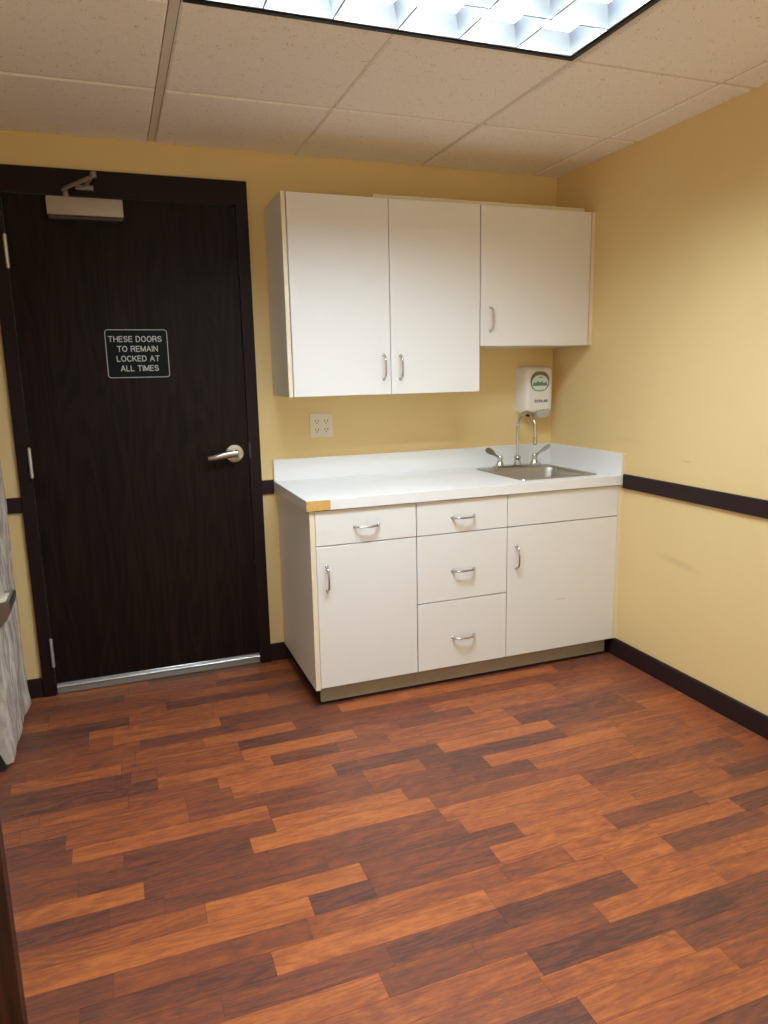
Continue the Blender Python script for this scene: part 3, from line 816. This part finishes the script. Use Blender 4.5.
bmesh.ops.bevel(bm, geom=list(bm.edges), offset=.003, segments=2, affect='EDGES')
part('push_bar', bm, M['grey_plastic'], ds, 40, 'grey lower lever')
bm = bmesh.new(); add_box(bm, -.205, -.172, -.098, -.07, 1.150, 1.1615, bevel=.002, seg=1)
part('nozzle', bm, M['dark'], ds, label='black nozzle')

# ------------------------------------------------------------------ outlet
ox, oz = -1.3475, 1.2034
ou = thing('outlet', 'ivory four-socket electrical outlet on the wall above the counter', 'outlet', (ox + .058, 0, oz - .057))
part('plate', box_bm(ox, ox + .116, -.006, 0, oz - .115, oz, bevel=.003, seg=2), M['ivory'], ou)
for sx in (.035, .081):
    for cz in (oz - .037, oz - .078):
        bm = bmesh.new(); add_prism(bm, rrect(ox + sx - .0165, ox + sx + .0165, cz - .0145, cz + .0145, .010, 5), .002, 'XZ', at=-.0085)
        rc = part('socket', bm, M['ivory'], ou)
        for sa in (-.007, .007):
            part('slot', box_bm(ox + sx + sa - .0015, ox + sx + sa + .0015, -.0089, -.0085, cz - .002, cz + .008), M['dark'], rc)
        bm = bmesh.new(); add_lathe(bm, [(.0028, 0), (.0028, .0004)], (ox + sx, -.0085, cz - .008), 'Y', n=12)
        part('ground_hole', bm, M['dark'], rc)

# ------------------------------------------------------------------ wall cabinets
YU = -.3333
wc = 'white wall cabinets above the counter'
w1 = thing('wall_cabinet', 'tall white wall cabinet with two doors above the counter', 'cabinet', (-1.06, -.16, 1.295), wc)
part('carcass', carcass(-1.4985, -.6150, 1.2955, 2.1130, YU + .0195, open_top=False), M['white'], w1)
part('end_panel', box_bm(-1.5158, -1.4990, YU + .0015, -.001, 1.2949, 2.1137), M['white'], w1)
part('edge_band', box_bm(-1.5158, -1.4990, YU, YU + .0013, 1.2949, 2.1137), M['cream'], w1, label='cream edge strip')
front('door', -1.4942, -1.0534 - .0015, 1.2949, 2.1125, YU, w1, (-1.087, 1.413))
front('door', -1.0534 + .0015, -.6155, 1.2949, 2.1125, YU, w1, (-1.009, 1.412))
w2 = thing('wall_cabinet', 'short single-door white wall cabinet above the sink', 'cabinet', (-.31, -.16, 1.5), wc)
part('carcass', carcass(-.6140, -.0205, 1.5008, 2.1130, YU + .0195, open_top=False), M['white'], w2)
front('door', -.6105, -.0245, 1.5002, 2.1125, YU, w2, (-.560, 1.621))
part('filler_strip', box_bm(-.0200, -.0004, YU + .002, YU + .018, 1.5002, 2.1137), M['cream'], w2, label='cream filler strip against the wall')
bt = obj('batten', box_bm(-1.105, -.030, -.285, -.262, 2.1138, 2.138, bevel=.001, seg=1), M['cream'])
tag(bt, 'long narrow pale batten lying on top of the wall cabinets', 'batten')

# ------------------------------------------------------------------ wrapped appliance
AX0, AX1, AY0, AY1, AH = -3.28, -2.681, -.610, -.080, 1.70
ap = thing('wrapped_appliance', 'tall grey appliance wrapped in crinkled clear plastic left of the door', 'appliance', ((AX0 + AX1) / 2, (AY0 + AY1) / 2, 0))
part('body', box_bm(AX0, AX1, AY0, AY1, 0, AH, bevel=.012, seg=2), M['appliance'], ap)
# wrap: a loose skin around the four sides and the top
bm = bmesh.new()
per = []
nx, ny = 26, 36
x0, x1, y0, y1 = AX0 - .006, AX1 + .010, AY0 - .006, AY1 + .006
for i in range(nx): per.append((x0 + (x1 - x0) * i / nx, y0))
for i in range(ny): per.append((x1, y0 + (y1 - y0) * i / ny))
for i in range(nx): per.append((x1 - (x1 - x0) * i / nx, y1))
for i in range(ny): per.append((x0, y1 - (y1 - y0) * i / ny))
nz = 70
cx, cy = (x0 + x1) / 2, (y0 + y1) / 2
grid = []
for j in range(nz + 1):
    z = .022 + (AH + .008 - .022) * j / nz
    row = []
    for a, c in per:
        d = Vector((a - cx, c - cy, 0)).normalized()
        p = Vector((a * 9, c * 9, z * 2.2 + (a + c) * 2))
        f = abs(noise.noise(p)) * .040 + abs(noise.noise(p * 2.7)) * .014
        lo = max(0, 1 - z / .35)
        f += .010 * lo * abs(noise.noise(Vector((a * 14, c * 14, z * 6))))
        if a > x1 - .02: f *= 1.0
        row.append(bm.verts.new((a + d.x * f * (.9 if z > .03 else .4), min(c + d.y * f * .8, -.014), z)))
    grid.append(row)
n = len(per)
for j in range(nz):
    for k in range(n): bm.faces.new((grid[j][k], grid[j][(k + 1) % n], grid[j + 1][(k + 1) % n], grid[j + 1][k]))
bm.faces.new(grid[-1])
part('plastic_wrap', bm, M['wrap'], ap, 60, 'crinkled clear plastic wrap')
# steel tray on the side facing the room
bm = bmesh.new()
prof = [(-2.681, .612), (-2.622, .618), (-2.618, .606), (-2.622, .580), (-2.634, .552), (-2.655, .528), (-2.681, .512)]
add_prism(bm, prof, .17, 'XZ', at=-.60)
for v in bm.verts: pass
tr_ = part('tray', bm, M['steel'], ap, 30, 'curved stainless tray')
bm = bmesh.new()
v = [bm.verts.new(p) for p in ((-2.672, -.59, .6138), (-2.632, -.59, .6178), (-2.632, -.47, .6178), (-2.672, -.47, .6138), (-2.672, -.59, .6146), (-2.632, -.59, .6186), (-2.632, -.47, .6186), (-2.672, -.47, .6146))]
for f in ((0, 1, 2, 3), (4, 5, 6, 7), (0, 1, 5, 4), (1, 2, 6, 5), (2, 3, 7, 6), (3, 0, 4, 7)): bm.faces.new([v[i] for i in f])
part('sticker', bm, plain('yellowish_sticker', (.75, .68, .45), rough=.5), tr_)
# louvred vent low on the near face
bm = bmesh.new()
add_prism(bm, [(AX0 + .05, .010), (AX1 - .004, .010), (AX1 - .045, .135), (AX0 + .05, .135)], .019, 'XZ', at=AY0 - .030)
gr = part('vent_panel', bm, M['dark'], ap, label='dark louvred vent')
bm = bmesh.new()
for r in range(7):
    for c in range(22):
        xa = AX0 + .06 + c * .0245 + (.012 if r % 2 else 0)
        if xa + .02 < AX1 - .010 - .33 * (.012 + r * .0155): add_box(bm, xa, xa + .019, AY0 - .032, AY0 - .0295, .022 + r * .0155, .031 + r * .0155)
part('vent_slats', bm, M['alu_dull'], gr)

# ------------------------------------------------------------------ open door leaf at the lower left corner of the view
LXE, LYF = -2.497, -1.905
leaf = obj('door_2', box_bm(XL + .01, LXE, LYF, LYF + .044, .012, 2.11, bevel=.0015, seg=1), M['leaf'])
tag(leaf, 'edge of a dark reddish-brown wooden door standing open near the camera', 'door', kind='structure')

# ------------------------------------------------------------------ world, camera, view
w = bpy.data.worlds.new('world'); bpy.context.scene.world = w; w.use_nodes = True
w.node_tree.nodes['Background'].inputs[0].default_value = (1.0, .87, .60, 1)
w.node_tree.nodes['Background'].inputs[1].default_value = .70
cam = bpy.data.cameras.new('camera'); co = bpy.data.objects.new('camera', cam); C.objects.link(co)
yaw, pit, rol, fpx = -.3540, -.1906, -.0205, 718.4732
fw = Vector((-math.sin(yaw) * math.cos(pit), math.cos(yaw) * math.cos(pit), math.sin(pit)))
rt = fw.cross(Vector((0, 0, 1))).normalized(); up = rt.cross(fw)
r2 = rt * math.cos(rol) + up * math.sin(rol); u2_ = -rt * math.sin(rol) + up * math.cos(rol)
mat = Matrix((r2, u2_, -fw)).transposed().to_4x4()
mat.translation = Vector((-2.2157, -3.3514, 1.3859))
co.matrix_world = mat
cam.sensor_fit = 'VERTICAL'; cam.sensor_height = 36.0; cam.sensor_width = 27.0; cam.lens = fpx * 36.0 / 1024.0
cam.clip_start = .02
sc = bpy.context.scene
sc.camera = co
sc.view_settings.view_transform = 'Standard'; sc.view_settings.look = 'None'
sc.view_settings.gamma = 1.0; sc.view_settings.use_curve_mapping = False
sc.view_settings.exposure = 0.5
sc.cycles.use_denoising = True
sc.cycles.max_bounces = 12; sc.cycles.diffuse_bounces = 8
sc.cycles.caustics_reflective = False; sc.cycles.caustics_refractive = False
sc.cycles.sample_clamp_indirect = 8.0
